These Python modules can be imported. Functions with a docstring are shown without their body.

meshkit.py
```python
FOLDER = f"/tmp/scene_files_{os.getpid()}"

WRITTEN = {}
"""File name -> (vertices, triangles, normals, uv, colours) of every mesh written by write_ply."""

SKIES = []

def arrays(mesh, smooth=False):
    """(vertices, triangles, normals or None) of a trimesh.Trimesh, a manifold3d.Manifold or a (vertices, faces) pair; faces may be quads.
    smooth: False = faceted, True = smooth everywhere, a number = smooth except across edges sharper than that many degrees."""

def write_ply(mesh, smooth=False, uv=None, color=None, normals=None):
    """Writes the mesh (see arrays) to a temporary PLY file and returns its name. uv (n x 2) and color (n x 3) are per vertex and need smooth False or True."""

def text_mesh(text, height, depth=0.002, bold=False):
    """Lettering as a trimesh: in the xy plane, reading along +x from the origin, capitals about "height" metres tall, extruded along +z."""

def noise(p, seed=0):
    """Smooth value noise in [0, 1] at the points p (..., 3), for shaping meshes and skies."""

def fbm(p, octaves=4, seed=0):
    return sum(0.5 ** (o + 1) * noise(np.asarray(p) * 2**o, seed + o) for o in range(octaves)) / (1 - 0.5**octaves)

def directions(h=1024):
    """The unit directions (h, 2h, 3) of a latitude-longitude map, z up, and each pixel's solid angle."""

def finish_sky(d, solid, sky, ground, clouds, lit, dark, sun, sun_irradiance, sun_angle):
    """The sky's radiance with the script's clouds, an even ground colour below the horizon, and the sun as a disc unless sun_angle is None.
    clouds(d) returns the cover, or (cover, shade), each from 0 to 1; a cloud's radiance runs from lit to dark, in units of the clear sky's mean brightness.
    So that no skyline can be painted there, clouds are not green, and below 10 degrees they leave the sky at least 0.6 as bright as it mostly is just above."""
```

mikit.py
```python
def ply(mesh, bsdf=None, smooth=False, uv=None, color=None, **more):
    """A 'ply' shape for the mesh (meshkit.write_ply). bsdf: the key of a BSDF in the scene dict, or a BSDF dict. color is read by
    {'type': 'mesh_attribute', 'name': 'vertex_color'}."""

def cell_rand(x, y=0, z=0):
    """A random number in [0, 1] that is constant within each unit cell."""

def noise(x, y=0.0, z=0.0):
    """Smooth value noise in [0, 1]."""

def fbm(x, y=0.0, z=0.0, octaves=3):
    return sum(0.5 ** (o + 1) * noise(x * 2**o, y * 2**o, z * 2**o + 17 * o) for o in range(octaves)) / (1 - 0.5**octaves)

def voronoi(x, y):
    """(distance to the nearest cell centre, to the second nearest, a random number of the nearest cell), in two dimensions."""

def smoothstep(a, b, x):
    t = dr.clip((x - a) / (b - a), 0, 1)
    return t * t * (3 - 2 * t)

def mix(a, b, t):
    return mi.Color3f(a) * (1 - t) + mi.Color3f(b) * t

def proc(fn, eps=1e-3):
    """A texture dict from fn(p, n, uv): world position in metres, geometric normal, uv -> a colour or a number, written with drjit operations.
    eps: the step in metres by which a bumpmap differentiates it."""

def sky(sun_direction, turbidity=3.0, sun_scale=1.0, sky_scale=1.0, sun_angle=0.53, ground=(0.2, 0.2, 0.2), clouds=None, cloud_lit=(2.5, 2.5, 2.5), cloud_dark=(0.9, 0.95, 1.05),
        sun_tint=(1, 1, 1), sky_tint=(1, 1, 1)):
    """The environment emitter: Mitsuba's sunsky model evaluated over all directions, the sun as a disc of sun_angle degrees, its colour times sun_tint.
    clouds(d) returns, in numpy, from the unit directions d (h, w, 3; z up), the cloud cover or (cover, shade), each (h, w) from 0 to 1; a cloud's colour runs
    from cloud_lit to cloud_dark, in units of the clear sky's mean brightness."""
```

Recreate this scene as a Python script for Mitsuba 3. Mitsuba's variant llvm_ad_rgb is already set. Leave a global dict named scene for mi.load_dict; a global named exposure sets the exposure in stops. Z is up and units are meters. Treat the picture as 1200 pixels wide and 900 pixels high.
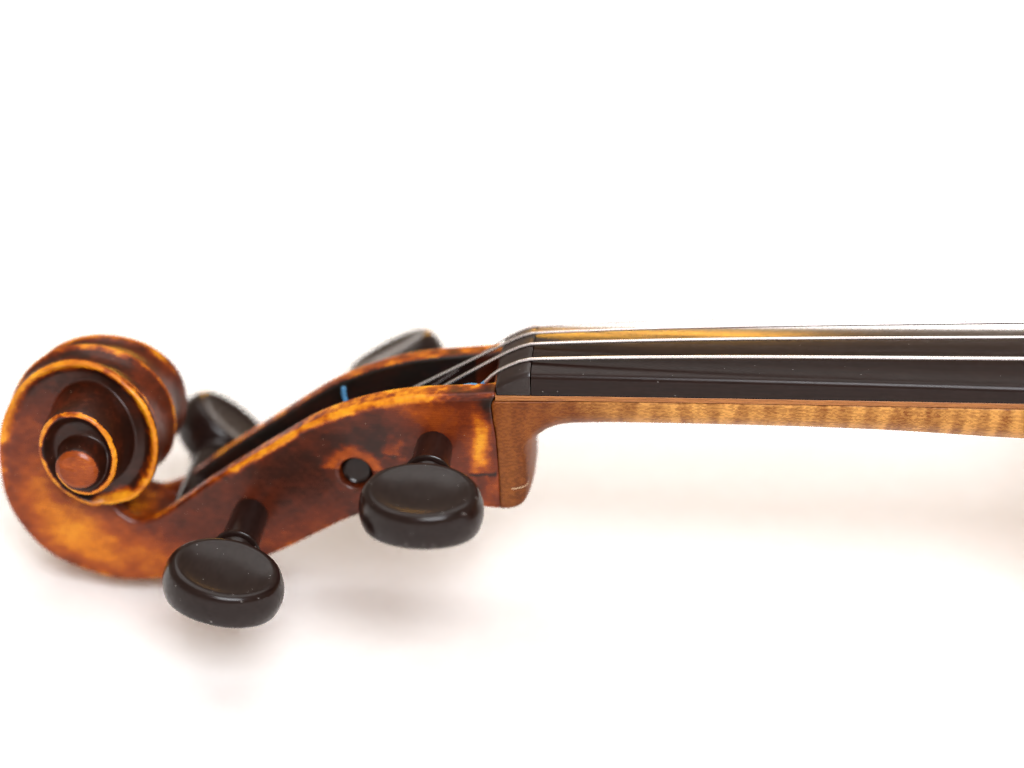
import math, random
import numpy as np, trimesh
import drjit as dr
import mitsuba as mi
import mikit, meshkit
from scipy.interpolate import PchipInterpolator, CubicSpline
from scipy.ndimage import map_coordinates, gaussian_filter
import shapely

T = mi.ScalarTransform4f
scene, labels = {}, {}
rng = np.random.default_rng(7)

# ------------------------------------------------------------------ frame
# The violin is modelled in millimetres in its own frame: X along the neck (0 at the nut, body at +X), Y away from the camera,
# Z up out of the fingerboard's glue plane.  It lies on its back on a level table, the neck rising slightly towards the body.
TILT = math.atan(0.058)
RY = np.array([[math.cos(TILT), 0, -math.sin(TILT)], [0, 1, 0], [math.sin(TILT), 0, math.cos(TILT)]])
LIFT = np.array([0, 0, (53.5 + 0.058 * 65) * math.cos(TILT)])


def world(v):
    return (np.asarray(v, float) @ RY.T + LIFT) * 0.001


def wvec(v):
    return np.asarray(v, float) @ RY.T


# ------------------------------------------------------------------ camera
EYE = np.array([24.92350884, -313.82665079, 150.97032074])
FWD = np.array([-0.08468008, 0.8941238, -0.43974074])
UP = np.array([-0.01896145, 0.43979995, 0.89789558])
FOCUS = 0.336
scene['camera'] = {
    'type': 'thinlens', 'fov_axis': 'x', 'fov': math.degrees(2 * math.atan(600 / 1997.2)),
    'to_world': T().look_at(origin=world(EYE).tolist(), target=world(EYE + 100 * FWD).tolist(), up=wvec(UP).tolist()),
    'aperture_radius': 0.006, 'focus_distance': FOCUS, 'near_clip': 0.01, 'far_clip': 30.0}
exposure = 0.74

# ------------------------------------------------------------------ light: one large key softbox, one overhead softbox, a dim warm room
def softbox(name, centre, target, size, radiance):
    scene[name] = {'type': 'rectangle', 'to_world': T().look_at(origin=centre, target=target, up=[0, 0.3, 1]) @ T().scale([size[0] / 2, size[1] / 2, 1]),
                   'emitter': {'type': 'area', 'radiance': {'type': 'rgb', 'value': radiance}}}
    labels[name] = {'kind': 'structure'}


softbox('softbox', [0.36, -1.02, 1.12], [0, 0, 0.04], [0.78, 0.78], [8.7, 8.85, 9.2])
softbox('softbox_001', [-0.1, 0.35, 1.5], [0, 0.15, 0], [1.5, 1.3], [1.55, 1.50, 1.44])
softbox('warm_lamp', [-0.10, 1.75, 0.36], [-0.10, 0, 0.06], [0.52, 0.22], [11.5, 5.4, 0.7])
scene['room_light'] = {'type': 'constant', 'radiance': {'type': 'rgb', 'value': [0.27, 0.225, 0.185]}}

# ------------------------------------------------------------------ materials
nz, fbm, sstep, mix = mikit.noise, mikit.fbm, mikit.smoothstep, mikit.mix


def local(p):
    """World metres -> violin millimetres."""
    x, y, z = p.x * 1000, p.y * 1000, p.z * 1000 - LIFT[2]
    c, s = math.cos(TILT), math.sin(TILT)
    return c * x + s * z, y, -s * x + c * z


def ramp(t, stops):
    col = mi.Color3f(*stops[0][1])
    for (a, ca), (b, cb) in zip(stops[:-1], stops[1:]):
        k = dr.clip((t - a) / (b - a), 0, 1)
        col = dr.select(t > a, mix(ca, cb, k), col)
    return col


WOOD = [(0.0, (0.006, 0.003, 0.002)), (0.22, (0.026, 0.005, 0.0016)), (0.45, (0.105, 0.0135, 0.0012)), (0.65, (0.27, 0.047, 0.0015)), (0.82, (0.50, 0.145, 0.003)), (1.0, (0.70, 0.30, 0.011))]


def varnish(p, n, uv):
    x, y, z = local(p)
    blot = fbm(x * .16 + 9, y * .16, z * .16, 3)
    fine = fbm(x * 1.1, y * 1.1, z * 1.1, 3)
    grain = nz(x * .35 + .5 * y, y * 2.5, z * 4.5) * .6 + nz(x * 3.1, y * 3.1, z * 3.1) * .4
    wu, tv = uv.x - .004 * (x + .41 * y), uv.y - .004 * z
    mid_ = fbm(x * .45 + 5, y * .45, z * .45, 3)
    tone = tv + (blot - .5) * .30 + (mid_ - .5) * .17 + (fine - .5) * .13 + (grain - .5) * .13
    wear = sstep(.2, .8, wu + (fine - .5) * .22 * sstep(.05, .3, wu) + (blot - .5) * .4 * sstep(.05, .3, wu) + (mid_ - .5) * .35 * sstep(.05, .3, wu))
    t = dr.clip(tone, 0, 1)
    t = t * (1 - wear) + wear * dr.clip(.86 + (fine - .5) * .22 + (blot - .5) * .3 + (mid_ - .5) * .25, 0, 1)
    # pale nicks and specks
    d, d2, r = mikit.voronoi(x * .55 + 31 + y * .3, z * .55 + y * .21)
    nick = dr.select((d < .02 + .35 * (r - .9)) & (r > .9) & (tv > .15), .4, 0.)
    return mix(ramp(t, WOOD), (.50, .36, .24), nick)


def varnish_rough(p, n, uv):
    x, y, z = local(p)
    return .20 + .28 * fbm(x * .5, y * .5, z * .5, 3)


scene['varnished_wood'] = {'type': 'principled', 'base_color': mikit.proc(varnish), 'roughness': mikit.proc(varnish_rough), 'specular': .10, 'clearcoat': .75, 'clearcoat_gloss': .85}


def maple(p, n, uv):
    x, y, z = local(p)
    wob = .5 * fbm(x * .06 + 3, z * .10, y * .08, 2) + .012 * z
    ph = x / 5.2 + 1.3 * nz(x * .075, 2.2, .4) + .5 * nz(x * .2 + 7, z * .12, .4) 
    amp = .35 + .65 * nz(dr.floor(ph) * 3.7, 4.4, .3)                      # some stripes are brighter than others
    st = .46 * amp * sstep(.12, .92, .5 + .5 * dr.sin(6.2832 * ph)) + .40 * nz(x * .95 + wob, 5.2, z * .15) + .20 * nz(x * .1, 9.2, .3)
    curl = nz(x * 2.1 + 1.5 * nz(x * .6, z * 1.2, 4), y * 2.3, z * 2.7)
    pores = sstep(.30, .70, curl) * .65 + nz(x * 4.2, y * 4, z * 6) * .35
    long = nz(x * .12, y * 1.2, z * 2.2)
    c = mix((.17, .045, .005), (.58, .28, .068), dr.clip(st * 1.15 + .02 + (pores - .5) * (.30 + .5 * st) + (long - .5) * .25, 0, 1))
    # the varnish left on the root of the neck is redder and darker
    root = sstep(30., -1., x + (nz(x * .3, y * .3, z * .3) - .5) * 10 + z * .3)
    red = mix((.035, .0045, .0005), (.17, .034, .0015), dr.clip(.25 + st * .55 + (pores - .5) * .5 + sstep(-24., -4., z) * .25, 0, 1))
    scratch = dr.select((dr.abs(z + 20.6 - .22 * x - .5 * nz(x * 1.2, 3.3, .2)) < .16) & (x > -4.2) & (x < -.8) & (y < 0), .6, 0.)
    return mix(mix(c, red, root * .9), (.55, .40, .25), scratch)


scene['maple_wood'] = {'type': 'principled', 'base_color': mikit.proc(maple), 'roughness': .42, 'specular': .13, 'clearcoat': .3, 'clearcoat_gloss': .8}


def shim_c(p, n, uv):
    x, y, z = local(p)
    g = nz(x * .35, y, z * 4) * .6 + nz(x * 2.2, y * 2, z * 6) * .4
    return mix((.17, .045, .006), (.40, .15, .028), g)


scene['shim_wood'] = {'type': 'principled', 'base_color': mikit.proc(shim_c), 'roughness': .45, 'specular': .5}


def dust(x, y, z, cell, keep):
    d, d2, r = mikit.voronoi(x * cell + z * cell * .37, y * cell + z * cell * .59)
    return dr.select((d < .05 + .05 * (r - keep) / (1 - keep)) & (r > keep), 1., 0.)


def ebony(p, n, uv):
    x, y, z = local(p)
    g = nz(x * .25, y * 2.2, z * 2.2) * .6 + nz(x * 1.2, y * 5, z * 5) * .4
    return mix(mix((.007, .0028, .002), (.016, .006, .0042), g), (.35, .33, .31), dust(x, y, z, .75, .98) * .4)


def ebony_rough(p, n, uv):
    x, y, z = local(p)
    return .22 + .10 * fbm(x * .3, y * 1.2, z * 1.2, 2)


scene['ebony'] = {'type': 'principled', 'base_color': mikit.proc(ebony), 'roughness': mikit.proc(ebony_rough), 'specular': .22}


def peg_c(p, n, uv):
    x, y, z = local(p)
    g = nz(x * 2.6, y * .5, z * 2.6) * .5 + fbm(x * .9, y * .9, z * .9, 3) * .5
    return mix(mix((.007, .0032, .0027), (.015, .0072, .006), g), (.42, .40, .38), dust(x, y, z, .8, .93) * .5)


def peg_rough(p, n, uv):
    x, y, z = local(p)
    return .15 + .13 * fbm(x * .7, y * .7, z * .7, 3)


scene['peg_wood'] = {'type': 'principled', 'base_color': mikit.proc(peg_c), 'roughness': mikit.proc(peg_rough), 'specular': .26}
scene['nut_wood'] = {'type': 'principled', 'base_color': mikit.proc(ebony), 'roughness': .38, 'specular': .5}
scene['wound_metal'] = {'type': 'roughconductor', 'material': 'Al', 'distribution': 'ggx', 'alpha': .17, 'specular_reflectance': {'type': 'rgb', 'value': [.74, .70, .68]}}
scene['steel'] = {'type': 'roughconductor', 'material': 'Cr', 'distribution': 'ggx', 'alpha': .12}
scene['gold_winding'] = {'type': 'roughconductor', 'material': 'Al', 'distribution': 'ggx', 'alpha': .25, 'specular_reflectance': {'type': 'rgb', 'value': [.95, .80, .55]}}
scene['blue_silk'] = {'type': 'principled', 'base_color': {'type': 'rgb', 'value': [.07, .23, .42]}, 'roughness': .6, 'sheen': .5}


def paper(p, n, uv):
    return mix((.83, .818, .808), (.86, .85, .842), fbm(p.x * 240, p.y * 240, 0, 3))


scene['white_paper'] = {'type': 'principled', 'base_color': mikit.proc(paper), 'roughness': .7, 'specular': .25}
scene['plate_wood'] = {'type': 'principled', 'base_color': {'type': 'rgb', 'value': [.30, .10, .02]}, 'roughness': .35, 'specular': .5}

# ------------------------------------------------------------------ the table: one thick white sheet
def table():
    m = trimesh.creation.box([3.0, 2.1, 0.03])
    m.apply_translation([0, 0.35, -0.015])
    scene['white_table'] = mikit.ply(m, 'white_paper')
    labels['white_table'] = {'kind': 'structure'}


table()

# ------------------------------------------------------------------ mesh helpers
def put(key, v, f, bsdf, normals=None, uv=None, smooth=30):
    """One scene entry from violin-frame vertices."""
    v, f = np.asarray(v, float), np.asarray(f, int)
    if f.shape[1] == 4:
        f = np.vstack([f[:, [0, 1, 2]], f[:, [0, 2, 3]]])
    if normals is not None:
        path = meshkit.write_ply((world(v), f), False, uv, None, normals=wvec(normals))
        scene[key] = {'type': 'ply', 'filename': path, 'face_normals': False, 'bsdf': {'type': 'ref', 'id': bsdf}}
    else:
        m = trimesh.Trimesh(world(v), f, process=False)
        scene[key] = mikit.ply(m, bsdf, smooth=smooth)


def surface_nets(F, org, h):
    F = F.astype(np.float32)
    n = np.array(F.shape) - 1
    inside = F < 0
    ncell = int(np.prod(n))
    acc, cnt, quads = np.zeros((ncell, 3)), np.zeros(ncell), []
    stride = np.array([n[1] * n[2], n[2], 1])
    for ax in range(3):
        a = [slice(None)] * 3
        b = [slice(None)] * 3
        a[ax], b[ax] = slice(0, -1), slice(1, None)
        cross = inside[tuple(a)] != inside[tuple(b)]
        i = np.argwhere(cross)
        o1, o2 = [k for k in range(3) if k != ax]
        ok = (i[:, o1] > 0) & (i[:, o2] > 0) & (i[:, o1] < n[o1]) & (i[:, o2] < n[o2])
        i = i[ok]
        j = i.copy()
        j[:, ax] += 1
        fa, fb = F[tuple(i.T)], F[tuple(j.T)]
        pt = i.astype(float)
        pt[:, ax] += fa / (fa - fb)
        cells = []
        for d1, d2 in ((-1, -1), (0, -1), (0, 0), (-1, 0)):
            c = i.copy()
            c[:, o1] += d1
            c[:, o2] += d2
            cells.append(c @ stride)
        for c in cells:
            for k in range(3):
                acc[:, k] += np.bincount(c, pt[:, k], ncell)
            cnt += np.bincount(c, minlength=ncell)
        q = np.stack(cells, 1)
        flip = (fa < 0) != (ax == 1)
        q[~flip] = q[~flip][:, ::-1]
        quads.append(q)
    used = np.flatnonzero(cnt)
    idx = np.full(ncell, -1)
    idx[used] = np.arange(len(used))
    v = acc[used] / cnt[used, None]
    q = idx[np.vstack(quads)]

    def sample(u):
        return map_coordinates(F, u.T, order=1, mode='nearest')

    def grad(u, e=.7):
        return np.stack([sample(u + e * d) - sample(u - e * d) for d in np.eye(3)], 1) / (2 * e)
    for _ in range(2):
        g = grad(v)
        step = (sample(v) / np.maximum((g * g).sum(1), 1e-9))[:, None] * g
        v = v - np.clip(step, -.35, .35)
    g = grad(v)
    nrm = g / np.maximum(np.linalg.norm(g, axis=1, keepdims=True), 1e-9)
    tri = np.vstack([q[:, [0, 1, 2]], q[:, [0, 2, 3]]])
    v = v * h + org
    fn = np.cross(v[tri[:, 1]] - v[tri[:, 0]], v[tri[:, 2]] - v[tri[:, 0]])
    if (fn * nrm[tri[:, 0]]).sum() < 0:
        tri = tri[:, ::-1]
    return v, tri, nrm


def smax(a, b, k):
    d = np.maximum(k - np.abs(a - b), 0) / k
    return np.maximum(a, b) + d * d * k * .25


def smin(a, b, k):
    return -smax(-a, -b, k)


def subset(v, f, n, keep, *more):
    f = f[keep]
    u, inv = np.unique(f, return_inverse=True)
    return (v[u], inv.reshape(-1, 3), n[u], *[m[u] for m in more])


def pip(x, pts):
    a = np.array(pts, float)
    return PchipInterpolator(a[:, 0], a[:, 1], extrapolate=False)(np.clip(x, a[0, 0], a[-1, 0]))


def sstepn(a, b, x):
    t = np.clip((x - a) / (b - a), 0, 1)
    return t * t * (3 - 2 * t)


# ------------------------------------------------------------------ the scroll, pegbox and neck root as one carved solid
EYE_C = np.array([-91.7, -14.6])
SR = np.array([(-20, 37), (-6, 33.9), (11, 31.9), (30, 29.9), (46, 27.6), (59, 25.5), (72, 23.2), (96, 20.6), (115, 19.6), (133, 19.2), (151, 18.7), (168, 18.2), (184, 17.7),
               (199, 17.15), (215, 16.5), (233, 15.9), (249, 15.2), (264, 14.5), (280, 14.1), (300, 13.85), (323, 13.8), (340, 13.3), (357, 12.5), (377, 11.1), (405, 9.6), (440, 8.9), (470, 9.45),
               (500, 10.7), (520, 11.4), (539, 11.7), (556, 11.2), (575, 10.2), (602, 8.6), (640, 7.2), (677, 6.9), (701, 6.9), (724, 6.5), (750, 5.7), (781, 4.95), (825, 4.45), (869, 4.3), (902, 4.3),
               (951, 4.3), (1036, 4.3), (1100, 4.25), (1180, 4.2), (1240, 4.2)])
SW = [(-20, 9.9), (-6, 9.8), (30, 8.6), (60, 7.6), (100, 7.1), (150, 7.2), (180, 8.1), (215, 10.4), (250, 12.2), (300, 13.5), (360, 15.0), (440, 16.6), (540, 18.2), (640, 19.3), (760, 20.3), (830, 20.9), (1200, 21.2)]
SRf = PchipInterpolator(SR[:, 0], gaussian_filter(SR[:, 1], .6))


def Rs(s):
    return SRf(np.clip(s, -20, 1240))


def Wc(x):
    """Half width of the pegbox cheeks."""
    return pip(x, [(-100, 9.6), (-86, 9.3), (-76, 8.7), (-64, 9.2), (-50, 10.0), (-38, 10.9), (-24, 11.8), (-10, 12.4), (0, 12.5), (20, 12.8)])


def arc(s0, s1, n):
    s = np.linspace(s0, s1, n)
    a = np.radians(s)
    return EYE_C + np.stack([-np.sin(a), -np.cos(a)], 1) * Rs(s)[:, None]


def curve(pts, n):
    p = np.array(pts, float)
    d = np.r_[0, np.cumsum(np.linalg.norm(np.diff(p, axis=0), axis=1))]
    return CubicSpline(d, p)(np.linspace(0, d[-1], n))


TOP_EDGE = curve([(-8.0, .45), (-13.9, -.1), (-24.3, -1.1), (-31.4, -2.6), (-38.6, -5.0), (-44.1, -7.5), (-49.0, -10.5), (-59.5, -17.5), (-70.6, -25.2), (-77.5, -30.4), (-81.5, -32.6), (-84.5, -33.2), (-87.0, -32.2), (-89.0, -30.2)], 90)
BACK = curve([(-86.5, -48.3), (-80.9, -48.1), (-67, -45.3), (-53.7, -39.4), (-45.0, -34.3), (-36.8, -29.6), (-28, -26.4), (-20, -25.2), (-12.0, -25.7), (-6.0, -26.4), (-3.2, -26.4), (-1.2, -25.3), (-.2, -22.9), (.0, -19.4), (-.1, -16.2), (.6, -13.0),
              (3.6, -10.7), (9.6, -9.6), (21.7, -9.3), (47, -9.3), (75, -9.8), (100, -10.7), (118, -11.6), (128, -15), (134, -22), (136, -30)], 300)
outline = np.vstack([[(12.0, .45)], TOP_EDGE, arc(352, -2, 230)[::1], BACK, [(140, -30), (140, .45)]])
POLY = shapely.Polygon(outline).buffer(0)
if POLY.geom_type != 'Polygon':
    POLY = max(POLY.geoms, key=lambda g: g.area)


def dist2d(x, z, poly=None):
    poly = POLY if poly is None else poly
    xz = np.stack([x.ravel(), z.ravel()], 1)
    pts = shapely.points(xz)
    d = shapely.distance(poly.exterior, pts)
    return np.where(shapely.contains_xy(poly, xz[:, 0], xz[:, 1]), -d, d).reshape(x.shape)


POLYN = shapely.Polygon(np.vstack([[(-60, 40)], [(-60, -35)], BACK[BACK[:, 0] > -55], [(150, -30), (150, 40)]])).buffer(0)


def spiral(x, z):
    """For each point: (unwound angle of its turn, distance inside the turn's outer rim, distance outside the next turn's rim)."""
    q = np.stack([x - EYE_C[0], z - EYE_C[1]], -1)
    r = np.hypot(q[..., 0], q[..., 1])
    a = np.degrees(np.arctan2(-q[..., 0], -q[..., 1])) % 360
    s = a - 360
    for k in range(4):
        sk = a + 360 * k
        s = np.where((r <= Rs(sk)) & (sk <= 1190), sk, s)
    outer = np.where(s < 0, 99., Rs(s) - r)
    inner = np.where(s + 360 > 1190, 99., r - Rs(s + 360))
    return s, outer, inner


H_ = 0.32
x0, x1, z0, z1, ymax = -116.0, 4.0, -51.0, 6.5, 23.0
gx, gz = np.arange(x0, x1, H_), np.arange(z0, z1, H_)
gy = np.arange(-ymax, ymax + .01, H_)
X2, Z2 = np.meshgrid(gx, gz, indexing='ij')
S2, OUT2, IN2 = spiral(X2, Z2)
D2 = dist2d(X2, Z2)
A2 = np.degrees(np.arctan2(-(X2 - EYE_C[0]), -(Z2 - EYE_C[1]))) % 360
SE2 = np.where((S2 < 0) & (A2 > 10) & (A2 < 345) & (np.hypot(X2 - EYE_C[0], Z2 - EYE_C[1]) < Rs(A2) + 4), A2, S2)   # the same turn, carried a little outside the outline
R2 = np.hypot(X2 - EYE_C[0], Z2 - EYE_C[1])
OUT2 = np.where(SE2 != S2, Rs(SE2) - R2, OUT2)
IN2 = np.where(SE2 != S2, R2 - Rs(SE2 + 360), IN2)
S2 = SE2
rimW = np.where(S2 < 0, Wc(X2), pip(S2, SW))
# near the bottom of the first turn the face runs on into the pegbox cheek
rimW = np.where((S2 >= 0) & (S2 < 45), rimW * sstepn(0, 45, S2) + Wc(X2) * (1 - sstepn(0, 45, S2)), rimW)
hollow = pip(S2, [(-360, 0.0), (-30, .6), (40, 1.2), (120, 2.0), (250, 3.0), (330, 2.6), (420, 2.2), (520, 2.6), (620, 3.4), (720, 1.7), (760, .7), (830, 0), (1200, 0)])
hollow0 = pip(S2, [(-360, 0), (-110, .2), (-40, 1.0), (0, 1.4), (80, 1.9), (1200, 1.9)]) * np.exp(-(np.clip(IN2, 0, 60) / 4.5) ** 2)
hk = sstepn(40, 110, S2)
hollow = hollow0 * (1 - hk) + hk * hollow * sstepn(.3, 3.2, np.minimum(OUT2, 9))
nextW = pip(S2 + 360, SW)
wall = 1 - sstepn(.0, 1.15, IN2)
chamf = np.where(S2 > 330, .75 * (1 - sstepn(0, 1.0, OUT2)), 0)
H2 = rimW - hollow - chamf
H2 = H2 + (nextW - .75 - H2) * wall * (S2 > -75)
H2 = gaussian_filter(H2, .7)
G2 = np.sqrt(1 + sum(g * g for g in np.gradient(H2, H_)))
# where the back carries its two flutes (scroll and back of the pegbox), and how wide the back is there
mid = pip(X2, [(-116, 0), (-95, -38), (-84, -40), (-60, -28), (-40, -16), (-10, -13), (4, -13)])
coil = SE2 >= 0
FL2 = np.where(coil & (SE2 < 360), 1.7 * (1 - sstepn(285, 340, SE2)), np.where(Z2 < mid, 1.35, 0)) * sstepn(-14, -40, X2)
FL2 = gaussian_filter(FL2, 3)
BW2 = np.where(coil, pip(np.where(SE2 < 360, SE2, 360), SW), Wc(X2))
BW2 = np.where((SE2 >= 0) & (SE2 < 45), Wc(X2) + (BW2 - Wc(X2)) * sstepn(0, 45, SE2), BW2)
BW2 = gaussian_filter(BW2, 2)
OFF2 = gaussian_filter(.75 * sstepn(8, 30, SE2) * (1 - sstepn(290, 340, SE2)), 2)
LUMP = (meshkit.fbm(np.stack([X2 * .11, Z2 * .11, 0 * X2], -1), 3, 5) - .5) * .5


def half_w(x):
    """Half width of the neck and the fingerboard."""
    return 12.0 + .012 * x + .00008 * x * x


def glue(x):
    """Height of the joint between neck and fingerboard, which rises a little towards the body."""
    return .013 * np.maximum(x, 0)


def head_field(gx, gz, gy, A, graft=True):
    D2, H2, G2, FL2, BW2, S2, L2 = A
    y = gy[None, :, None].astype(np.float32)
    ay = np.abs(y)
    e = lambda a: a[:, None, :].astype(np.float32)  # noqa: E731
    t = np.clip(ay / e(BW2), 0, 1.1)
    f2 = e(D2) - e(OFF2) + e(FL2) * np.abs(np.sin(np.pi * np.clip(t, 0, 1))) * (1 - .35 * t)
    # rounding of the chin and the neck: the outline steps in towards the sides
    xs, zs = gx[:, None, None], gz[None, None, :]
    nk = sstepn(-9, 7, xs)
    w = half_w(np.maximum(xs, 0)) + .45 * (1 - nk)
    tt = np.clip(ay / w, 0, .999)
    amt = nk * (4.0 + 5.6 * sstepn(-17, -11, zs)) + (1 - nk) * .0
    f2 = f2 + np.where(zs < -.5, amt * (1 - (1 - tt ** 2.35) ** (1 / 2.35)), 0)
    f1 = (ay - e(H2) + e(L2) * .55) / e(G2)
    return smax(f1, f2, 1.5 + 1.3 * e(sstepn(40, 120, SE2) * (SE2 < 360))).astype(np.float32)


def neck_field(gx, gz, gy):
    X, Z = np.meshgrid(gx, gz, indexing='ij')
    D = dist2d(X, Z, POLYN)
    y = np.abs(gy)[None, :, None]
    xs, zs = gx[:, None, None], gz[None, None, :]
    nk = sstepn(-9, 7, xs)
    w = half_w(np.maximum(xs, 0)) + .45 * (1 - nk)
    tt = np.clip(y / w, 0, .999)
    amt = nk * (4.0 + 5.6 * sstepn(-17, -11, zs))
    f2 = D[:, None, :] + np.where(zs < -.5, amt * (1 - (1 - tt ** 2.35) ** (1 / 2.35)), 0)
    f1 = (y - w) + 0 * zs
    return smax(f1, f2, 1.1), D


F3 = head_field(gx, gz, gy, (D2, H2, G2, FL2, BW2, S2, LUMP))
BODY3 = F3.copy()
GX, GY, GZ = gx[:, None, None], gy[None, :, None], gz[None, None, :]
# the cavity between the cheeks, its floor following the back, and the shallower throat in front of the scroll
wall_t = pip(gx, [(-90, 3.4), (-76, 3.6), (-50, 4.9), (-24, 5.6), (-8, 5.6)])
inner = np.maximum(Wc(gx) - wall_t, 2.2)[:, None, None]
floor = pip(gx, [(-80, -41), (-70, -39.5), (-53, -33), (-40, -25), (-28, -21.5), (-8, -20.5)])[:, None, None]
cav = np.maximum(np.maximum(np.abs(GY) - inner, floor - GZ), np.maximum(GX + 7.9, -78.2 - GX))
cav = np.maximum(cav, GZ - pip(gx, [(-80, -26), (-70, -19), (-50, -5), (-35, 3), (-8, 8)])[:, None, None])
thr = np.maximum(np.maximum(np.abs(GY) - 5.4, -35.2 - .25 * (GX + 78) - GZ), np.maximum(GX + 77, -93 - GX))
thr = np.maximum(thr, GZ + 26 + 0 * GX)
q3 = np.hypot(GX - EYE_C[0], GZ - EYE_C[1])
thr = np.maximum(thr, 13.6 - q3)
cut = np.minimum(cav, thr)
PEGS = {  # name: x, z, side (-1 near), turn about its axis in degrees, head centre distance, label
    'near_low': dict(x=-20.1, z=-12.2, side=-1, rot=2, head=36.4, kx=-.025),
    'far_low': dict(x=-36.0, z=-18.6, side=1, rot=-27, head=33.5, kx=.045, kz=.065),
    'near_high': dict(x=-60.0, z=-30.4, side=-1, rot=13, head=36.8, kx=-.025),
    'far_high': dict(x=-75.2, z=-33.0, side=1, rot=42, head=30.5, blind=True)}
for P in PEGS.values():
    rr = np.hypot(GX - P['x'] - P.get('kx', 0) * GY, GZ - P['z'] - P.get('kz', 0) * GY)
    if not P.get('blind'):
        cut = np.minimum(cut, np.maximum(rr - 3.45, P['side'] * GY))       # the hole for the peg's thin end
F3 = smax(F3, -cut, .8).astype(np.float32)
GRAFT = [(-32, -6.6), (-20, -6.7), (-10, -7.1), (-4, -7.8), (-2.4, -7.9), (-1.2, -7.6), (0, -7.06), (7, -7.06)]                     # the graft's curved line, x over z
F3 = np.maximum(F3, GX - pip(gz, GRAFT)[None, None, :] + .012).astype(np.float32)                      # the graft: here the neck begins
hv, hf, hn = surface_nets(F3, np.array([x0, -ymax, z0]), H_)


def at2(A, v):
    return map_coordinates(A, [(v[:, 0] - x0) / H_, (v[:, 2] - z0) / H_], order=1, mode='nearest')


def at3(A, v):
    return map_coordinates(A, [(v[:, 0] - x0) / H_, (v[:, 1] + ymax) / H_, (v[:, 2] - z0) / H_], order=1, mode='nearest')


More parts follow.
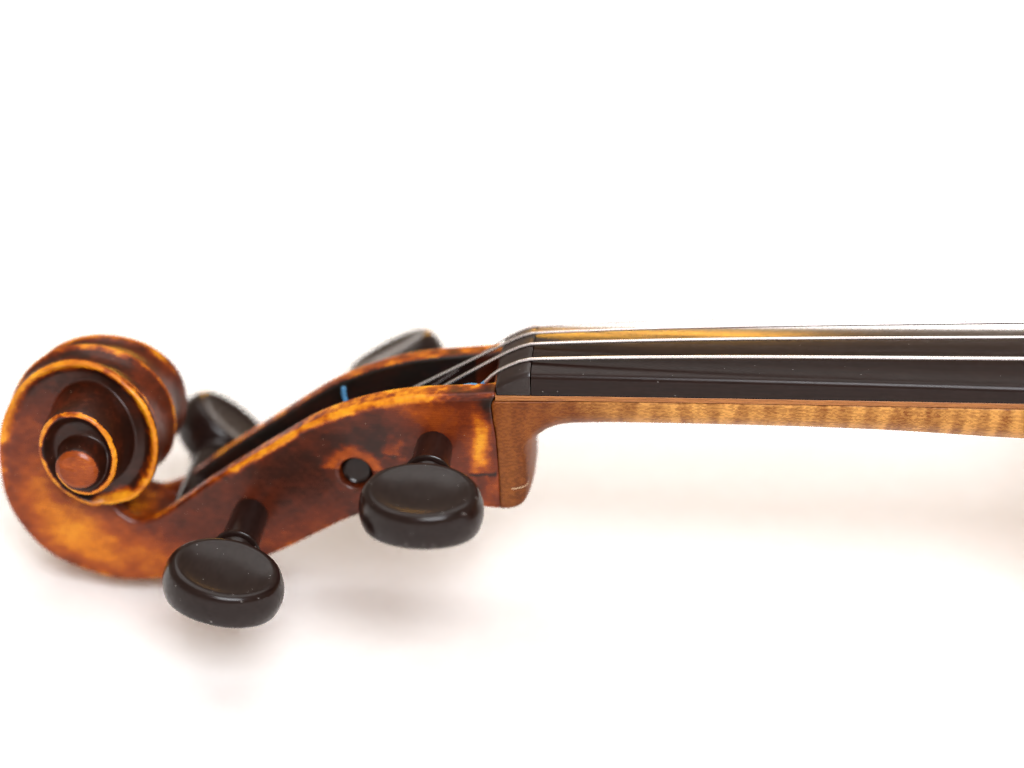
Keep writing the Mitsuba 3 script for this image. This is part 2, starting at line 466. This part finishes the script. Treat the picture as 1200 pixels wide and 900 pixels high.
cav_v = at3(np.broadcast_to(cav, F3.shape).astype(np.float32), hv)
f1v = np.abs(hv[:, 1]) - at2(H2, hv)
f2v = at2(D2 - OFF2, hv)
sv, ov, iv = spiral(hv[:, 0], hv[:, 2])
noise_v = meshkit.fbm(hv * .12, 3, 3)
edge = np.exp(-((np.minimum(f1v, 0) / np.where(sv > 60, 3.0, 2.2)) ** 2 + (np.minimum(f2v, 0) / np.where(sv > 60, 2.9, 1.6)) ** 2))
edge *= np.where(sv >= 0, .45 + .55 * sstepn(40, 120, sv), np.where(hv[:, 2] < at2(mid, hv), .6, .35 + .65 * sstepn(-72, -56, hv[:, 0])))
rim = np.exp(-((ov - .35) / .75) ** 2) * (sv > 335) * (sv < 800)
ridge = np.exp(-(hv[:, 1] / .9) ** 2) * (np.abs(f2v) < 1.5) * (at2(FL2, hv) > .8) * .75
topface = sstepn(.55, .8, hn[:, 2]) * (np.abs(f2v) < 1.0) * (sv < 0) * (hv[:, 2] > at2(mid, hv)) * .55
wear = np.clip(np.maximum.reduce([edge * .95, rim * .95, ridge, topface]), 0, 1)
wear = np.clip(wear * np.where(sv >= 0, 1.25, 1), 0, 1) * np.clip(.30 + 1.3 * meshkit.fbm(hv * .17, 3, 3), .4, 1.1)


def blob(cx, cz, rx, rz, ang=0):
    c, s = math.cos(math.radians(ang)), math.sin(math.radians(ang))
    dx, dz = hv[:, 0] - cx, hv[:, 2] - cz
    return np.exp(-((c * dx + s * dz) / rx) ** 2 - ((c * dz - s * dx) / rz) ** 2)


near = hv[:, 1] < 0
tone = np.full(len(hv), .36)
tone += .44 * blob(-98, -36, 13, 9, -35) + .25 * blob(-83, -43, 9, 6) + .22 * blob(-106, -22, 5, 12) - .12 * blob(-100, 0, 12, 6)
tone -= .12 * blob(-52, -20, 16, 7, 33) + .14 * blob(-33, -12, 10, 6) - .16 * blob(-60, -37, 16, 3.0, 18)
tone += .10 * blob(-37, -15.2, 6, 4) + .12 * blob(-20, -6, 8, 4) + .10 * blob(-22, -4.0, 14, 2.5)
tone += .18 * blob(-10.6, -12, 2.6, 9) + .18 * blob(-9, -22, 4, 5)
tone -= .25 * blob(-10.5, -20, 1.8, 3)
tone -= .30 * blob(-8.3, -3.0, 1.8, 2.6)
def patch(d, soft=.35):
    return 1 - sstepn(.45 - soft, 1.25 + soft, d + 1.7 * (meshkit.fbm(hv * .6, 4, 11) - .5))


hx, hz = hv[:, 0], hv[:, 2]
ring_ = np.hypot(hx + 37, hz + 19.5)
tone += near * .34 * patch(np.maximum(np.abs(ring_ - 4.9) / 1.7, np.where(hz > -18.5, 0, 2)))
tone += near * .32 * patch(np.maximum(np.abs(hx + 28.6) / 2.1, np.abs(hz + 13.2) / 2.4), .2)
tone += near * .36 * patch(np.maximum(np.abs(hx + 10.3 - .08 * (hz + 12)) / 1.7, np.abs(hz + 11.5) / 6.5), .3)
tone -= near * .40 * np.exp(-((hz + 18.6 + .06 * hx + 2.2 * (meshkit.fbm(hv * .35, 3, 21) - .5)) / .3) ** 2) * (hx > -12.6) * (hx < -7.2)
tone -= near * .25 * np.exp(-((hz + 14.6 + 2 * (meshkit.fbm(hv * .35, 3, 21) - .5)) / .25) ** 2) * (hx > -31) * (hx < -26.2)
in_eye = (sv > 780)
tone = np.where(in_eye, .56, tone)
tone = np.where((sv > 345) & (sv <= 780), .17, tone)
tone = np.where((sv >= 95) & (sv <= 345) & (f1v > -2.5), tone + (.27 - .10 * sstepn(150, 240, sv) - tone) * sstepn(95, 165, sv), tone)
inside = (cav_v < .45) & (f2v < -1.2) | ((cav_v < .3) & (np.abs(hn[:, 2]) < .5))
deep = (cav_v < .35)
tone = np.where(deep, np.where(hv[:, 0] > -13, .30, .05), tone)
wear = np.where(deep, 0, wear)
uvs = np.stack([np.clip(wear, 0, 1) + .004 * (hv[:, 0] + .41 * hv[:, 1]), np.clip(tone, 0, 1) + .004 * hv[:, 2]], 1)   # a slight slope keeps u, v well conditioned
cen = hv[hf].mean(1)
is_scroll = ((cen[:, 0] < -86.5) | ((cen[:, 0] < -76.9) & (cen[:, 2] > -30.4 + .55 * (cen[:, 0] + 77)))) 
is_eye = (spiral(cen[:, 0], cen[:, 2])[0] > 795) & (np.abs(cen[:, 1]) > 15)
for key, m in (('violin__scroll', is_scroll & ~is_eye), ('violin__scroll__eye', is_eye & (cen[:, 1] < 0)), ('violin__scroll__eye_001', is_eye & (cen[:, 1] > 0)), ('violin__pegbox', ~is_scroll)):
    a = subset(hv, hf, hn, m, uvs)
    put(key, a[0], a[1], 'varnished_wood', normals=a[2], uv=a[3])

# the neck from the graft to the heel
HN = 0.4
nx_, ny_, nz_ = np.arange(-9.4, 139, HN), np.arange(-19, 19.1, HN), np.arange(-31.5, 1, HN)
NF, _ = neck_field(nx_, nz_, ny_)
NF = np.maximum(NF, np.maximum(pip(nz_, GRAFT)[None, None, :] + .012 - nx_[:, None, None], nz_[None, None, :] + 1.24) + 0 * NF)
NF = np.maximum(NF, nx_[:, None, None] - 136)
nv, nf, nn = surface_nets(NF, np.array([nx_[0], ny_[0], nz_[0]]), HN)
nv[:, 2] += glue(nv[:, 0]) * np.clip((nv[:, 2] + 11) / 10, 0, 1)
put('violin__neck', nv, nf, 'maple_wood', normals=nn)


def prism(pts_a, pts_b):
    """A closed solid between two like polygons (n x 3 each)."""
    n = len(pts_a)
    v = np.vstack([pts_a, pts_b, [np.mean(pts_a, 0)], [np.mean(pts_b, 0)]])
    i = np.arange(n)
    j = (i + 1) % n
    f = np.vstack([np.stack([i, j, j + n], 1), np.stack([i, j + n, i + n], 1), np.stack([j, i, i * 0 + 2 * n], 1), np.stack([i + n, j + n, i * 0 + 2 * n + 1], 1)])
    return v, f


def loft(sections):
    """A closed solid through like closed sections (m, n, 3)."""
    s = np.array(sections, float)
    m, n = s.shape[:2]
    v = np.vstack([s.reshape(-1, 3), [s[0].mean(0)], [s[-1].mean(0)]])
    f = []
    j = np.arange(n)
    k = (j + 1) % n
    for i in range(m - 1):
        f += [np.stack([i * n + j, i * n + k, (i + 1) * n + k], 1), np.stack([i * n + j, (i + 1) * n + k, (i + 1) * n + j], 1)]
    f += [np.stack([k, j, j * 0 + m * n], 1), np.stack([(m - 1) * n + j, (m - 1) * n + k, j * 0 + m * n + 1], 1)]
    return v, np.vstack(f)


def fix(v, f):
    m = trimesh.Trimesh(v, f, process=False)
    if m.volume < 0:
        f = f[:, ::-1]
    return v, f


# the thin strip of lighter wood between neck and fingerboard
def shim_section(x):
    w, g = float(half_w(max(x, 0))) - .02, float(glue(x))
    w += .35 * (1 - float(sstepn(-9, 7, x)))
    return [(x, y, z + g) for y, z in ((-w, -1.06), (-w - .02, -.9), (-w - .02, -.1), (-w + .06, -.02), (w - .06, -.02), (w, -.1), (w, -1.06))]


v, f = fix(*loft([shim_section(x) for x in np.linspace(-7.1, 136, 40)]))
put('violin__neck__wedge_strip', v, f, 'shim_wood', smooth=20)


# ------------------------------------------------------------------ fingerboard, nut
def board_top(x, y):
    R = 36 + 6 * np.clip(x / 120, 0, 1)
    return 6.5 - (R - np.sqrt(R * R - y * y))


def board_section(x, inset=0.):
    """Vertical sides, a small round edge, the arched playing surface."""
    w, rho, g = half_w(x) - inset, 1.5, float(glue(x)) + .06
    R = 36 + 6 * min(max(x / 120, 0), 1)
    c = 6.5 + .005 * x - inset - R
    yc = c + math.sqrt((R - rho) ** 2 - (w - rho) ** 2)
    a1 = math.atan2(yc - c, w - rho)                                       # where the round edge meets the arch
    right = [(w, g), (w, g + (yc - g) * .5)] + [(w - rho + rho * math.cos(t), yc + rho * math.sin(t)) for t in np.linspace(0, a1, 9)]
    arch = [(R * math.cos(t), c + R * math.sin(t)) for t in np.linspace(a1, math.pi - a1, 33)[1:-1]]
    return [(x, y, z) for y, z in right + arch + [(-y, z) for y, z in right[::-1]] + [(0, g)]]


xs = np.r_[0.02, .14, np.linspace(.6, 270, 90)]
secs = [board_section(x) for x in xs]
secs[0] = board_section(.02, .12)
v, f = fix(*loft(secs))
put('violin__fingerboard', v, f, 'ebony', smooth=40)

NUT_P = [(-7.0, .05), (-7.0, 3.3), (-6.8, 3.85), (-6.2, 4.35), (-5.2, 4.9), (-4.0, 5.5), (-2.8, 6.05), (-1.6, 6.5), (-.8, 6.72), (-.25, 6.78), (-.06, 6.66), (-.05, .05)]


def nut_section(y):
    drop = 36 - math.sqrt(36 * 36 - y * y)
    e = max(0., (abs(y) - 11.2) / .75)
    return [(x + (.25 * e * e if x < -6.9 else 0), y, z if z < 1 else (z - drop - .55 * e * e)) for x, z in NUT_P]


v, f = fix(*loft([nut_section(y) for y in np.r_[-12.0, -11.9, -11.7, -11.4, np.linspace(-11, 11, 25), 11.4, 11.7, 11.9, 12.0]]))
put('violin__nut', v, f, 'nut_wood', smooth=35)

# ------------------------------------------------------------------ strings
def tube(key, pts, rad, bsdf, sides=12, n=None):
    p = np.array(pts, float)
    d = np.r_[0, np.cumsum(np.linalg.norm(np.diff(p, axis=0), axis=1))]
    if n:
        p = PchipInterpolator(d, p)(np.linspace(0, d[-1], n))
    t = np.gradient(p, axis=0)
    t /= np.linalg.norm(t, axis=1, keepdims=True)
    a = np.cross(t, [0, 1, 0.05])
    a /= np.linalg.norm(a, axis=1, keepdims=True)
    b = np.cross(t, a)
    ang = np.linspace(0, 2 * np.pi, sides, endpoint=False)
    sec = p[:, None] + rad * (np.cos(ang)[None, :, None] * a[:, None] + np.sin(ang)[None, :, None] * b[:, None])
    v, f = fix(*loft(sec))
    put(key, v, f, bsdf, smooth=50)


YN, YB = [-8.18, -2.73, 2.73, 8.18], [-18.2, -6.06, 6.06, 18.2]
RAD = [.38, .36, .31, .15]
CLR = [4.82, 4.54, 4.4, 5.2]
PEG_OF = ['near_low', 'near_high', 'far_high', 'far_low']
for k in range(4):
    yn, yb, r = YN[k], YB[k], RAD[k]

    def yy(x):
        return yn + (yb - yn) * x / 328
    z_n = 6.78 - (36 - math.sqrt(36 ** 2 - yn ** 2)) + r
    z117 = 7.1 - (42 - math.sqrt(42 ** 2 - yy(117) ** 2)) + CLR[k]
    P = PEGS[PEG_OF[k]]
    py = [-4.0, -2.2, -2.6, 4.0][k]
    over = [(x, z - (36 - math.sqrt(36 ** 2 - yn ** 2)) + r + .02) for x, z in NUT_P[9:2:-1]]
    path = [(328, yb, z_n + (z117 - z_n) * 328 / 117), (117, yy(117), z117)] + [(x, yy(x), z) for x, z in over]
    lx, lz = over[-1]
    top = np.array([P['x'] + 1.5, py, P['z'] + 3.3 + r])
    back = np.array([P['x'] - 2.2, py + .2, P['z'] + 2.5 + r])
    slope = [np.array([lx - .5, yn, lz - .55])]
    tail = [slope[0] + (top - slope[0]) * t for t in (.3, .6, .85)] + [top, back]
    if k == 2:
        tail = tail[:2]                                                    # it runs on out of sight to the peg behind the cheek
    full = path + [tuple(a) for a in tail]
    key = 'violin__string' + ('' if k == 0 else f'_{k:03d}')
    if k == 0:
        tube(key, path + [tuple(tail[0] * .8 + slope[0] * .2)], r, 'wound_metal', n=150)
        labels[key] = {'label': 'thick wound string nearest the camera along the fingerboard'}
        tube(key + '__silk_wrapping', [tuple(tail[0] * .8 + slope[0] * .2), tuple(tail[1]), tuple(tail[2]), tuple(top)], r * 1.15, 'blue_silk', n=14)
    else:
        tube(key, full, r, 'steel' if k == 3 else 'wound_metal', n=170)
    if k == 3:
        labels[key] = {'label': 'thinnest plain steel string on the far side'}
    # the turns of string wound on the peg inside the pegbox
    th = np.linspace(0, 2 * np.pi * 4, 70)
    coilp = np.stack([P['x'] + (3.3 + r) * np.sin(th), py + np.linspace(-1.5, 1.5, 70) * (1 + .5 * (k in (1, 3))), P['z'] + (3.3 + r) * np.cos(th)], 1)
    if k in (0, 3):                                                        # the blue silk end left standing out of the peg
        end = [(-11.2, -7.6, -.2), (-12.6, -6.8, -.55), (-14.2, -6.2, -1.2), (-16.0, -5.4, -3.0)] if k == 0 else [(-38.2, 3.6, -14.6), (-40.2, 3.9, -11), (-40.9, 4.0, -8.3), (-40.8, 4.0, -6.9)]
        tube(key + '__silk_end', end, .5, 'blue_silk', n=16)
    if k == 2:
        continue                                                           # hidden below the cheek
    tube(key + '__winding', coilp, r, 'blue_silk' if k in (0, 3) else 'wound_metal', sides=8)

# ------------------------------------------------------------------ pegs
def peg_head():
    """Flat oval thumb piece: a from the collar outwards, b across, c through the thickness."""
    h = .3
    L, B = 20.0, 12.0
    a, b, c = np.arange(-4, 23, h), np.arange(-15, 15.1, h), np.arange(-8.5, 8.6, h)
    A, Bb, C = a[:, None, None], b[None, :, None], c[None, None, :]
    rho = np.sqrt(((A - L / 2) / (L / 2)) ** 2 + (Bb / B) ** 2)
    Hh = 6.9 - 2.6 * np.clip(A / L, 0, 1) - 1.65 * np.clip(1 - rho ** 3, 0, 1)
    d = (rho - 1) * 10.6
    f = smax((np.abs(C) - Hh) / 1.06, d + 1.9 * (np.abs(C) / 5.8) ** 2.0, 1.6)
    stem = np.maximum(np.hypot(Bb, C) - 3.3 + .25 * np.clip(A, 0, 9), np.maximum(-3 - A, A - 4))
    f = smin(f, stem, .9)
    return surface_nets(f, np.array([a[0], b[0], c[0]]), h)


ph = peg_head()


def revolve(profile, n=48):
    """(distance along the axis, radius) -> (a, b, c) vertices."""
    ang = np.linspace(0, 2 * np.pi, n, endpoint=False)
    return fix(*loft([[(d, r * math.cos(t), r * math.sin(t)) for t in ang] for d, r in profile]))


def shank_profile(hw, hd, blind=False):
    """From the thin end through both cheeks up to the collar; distances from the pegbox's middle plane."""
    c = hd - 10                                                            # where the head begins
    if blind:
        hw = hw - 2.2
    return ([(-hw + 1.9, 2.5), (-hw + 1.5, 2.9), (-hw + 1.7 + .6, 3.1), (0, 3.3), (hw + 2.2 * blind, 3.75), (c - 4.2, 4.0), (c - 3.2, 4.12)],
            [(c - 3.15, 4.2), (c - 3.05, 4.7), (c - 2.7, 4.95), (c - 2.2, 4.95), (c - 1.9, 4.6), (c - 1.8, 3.9), (c - 1.3, 3.55), (c - .2, 3.4)])


PEG_LABEL = {'near_low': 'near peg beside the nut, its oval head showing a gold reflection', 'near_high': 'lowest near peg, closest to the scroll, shadow under its head',
             'far_low': 'far peg rising behind the far cheek beside the strings', 'far_high': 'far peg seen between the scroll and the far cheek'}
for i, (nm, P) in enumerate(PEGS.items()):
    key = 'violin__peg' + ('' if i == 0 else f'_{i:03d}')
    labels[key] = {'label': PEG_LABEL[nm]}
    ca, sa = math.cos(math.radians(P['rot'])), math.sin(math.radians(P['rot']))
    side = P['side']

    def place(v):
        a, b, c = np.asarray(v).T
        return np.stack([P['x'] + P.get('kx', 0) * side * a + ca * b + sa * c, side * a, P['z'] + P.get('kz', 0) * side * a - sa * b + ca * c], 1)

    def place_n(v):
        a, b, c = np.asarray(v).T
        return np.stack([ca * b + sa * c, side * a, -sa * b + ca * c], 1)

    sh, co = shank_profile(float(Wc(P['x'])), P['head'], P.get('blind', False))
    for part, prof in (('shank', sh), ('collar', co)):
        v, f = revolve(prof)
        v, f = fix(place(v), f)
        put(f'{key}__{part}', v, f, 'peg_wood', smooth=35)
    v = ph[0] + [P['head'] - 10, 0, 0]
    f = ph[1] if side > 0 else ph[1][:, ::-1]
    vv, f = fix(place(v), f)
    put(f'{key}__head', vv, f, 'peg_wood', normals=place_n(ph[2]))

# ------------------------------------------------------------------ the body, outside the frame to the right, that carries the neck
def body():
    half = np.array([(0, 0), (0, 25), (6, 52), (20, 70), (45, 82), (75, 83), (105, 72), (128, 58), (160, 54), (190, 57), (212, 72), (228, 92), (255, 103), (290, 103), (322, 88), (344, 55), (355, 20), (355, 0)], float)
    half = curve(half[1:-1], 60)
    ring = np.vstack([half, (half * [1, -1])[::-1]])
    sl = .12

    def lay(u, y, h):                              # u along the body, h above the top's edge plane
        return np.stack([135 + u * math.cos(sl) + h * math.sin(sl), y, -6.5 - u * math.sin(sl) + h * math.cos(sl)], 1)

    def plate(key, base, sign):
        rings = []
        for k, (s, hh) in enumerate([(.97, 0), (1.0, 0), (1.0, 1), (1.0, 3.5), (.96, 3.6), (.88, 4.5), (.7, 10), (.45, 14.5), (.2, 15.8), (.02, 16)]):
            c = np.array([178, 0])
            p = c + (ring - c) * s
            rings.append(lay(p[:, 0], p[:, 1], np.full(len(p), base + sign * hh)))
        put(key, *fix(*loft(rings)), 'plate_wood', smooth=40)
    plate('violin__body__top_plate', -4, 1)
    plate('violin__body__back_plate', -32, -1)
    c = np.array([178, 0])
    p = c + (ring - c) * .97
    put('violin__body__ribs', *fix(*loft([lay(p[:, 0], p[:, 1], np.full(len(p), h)) for h in (-31.9, -4.1)])), 'plate_wood', smooth=40)


body()
labels['violin'] = {'label': 'old amber violin on its back on the white table, carved scroll at left', 'category': 'violin'}
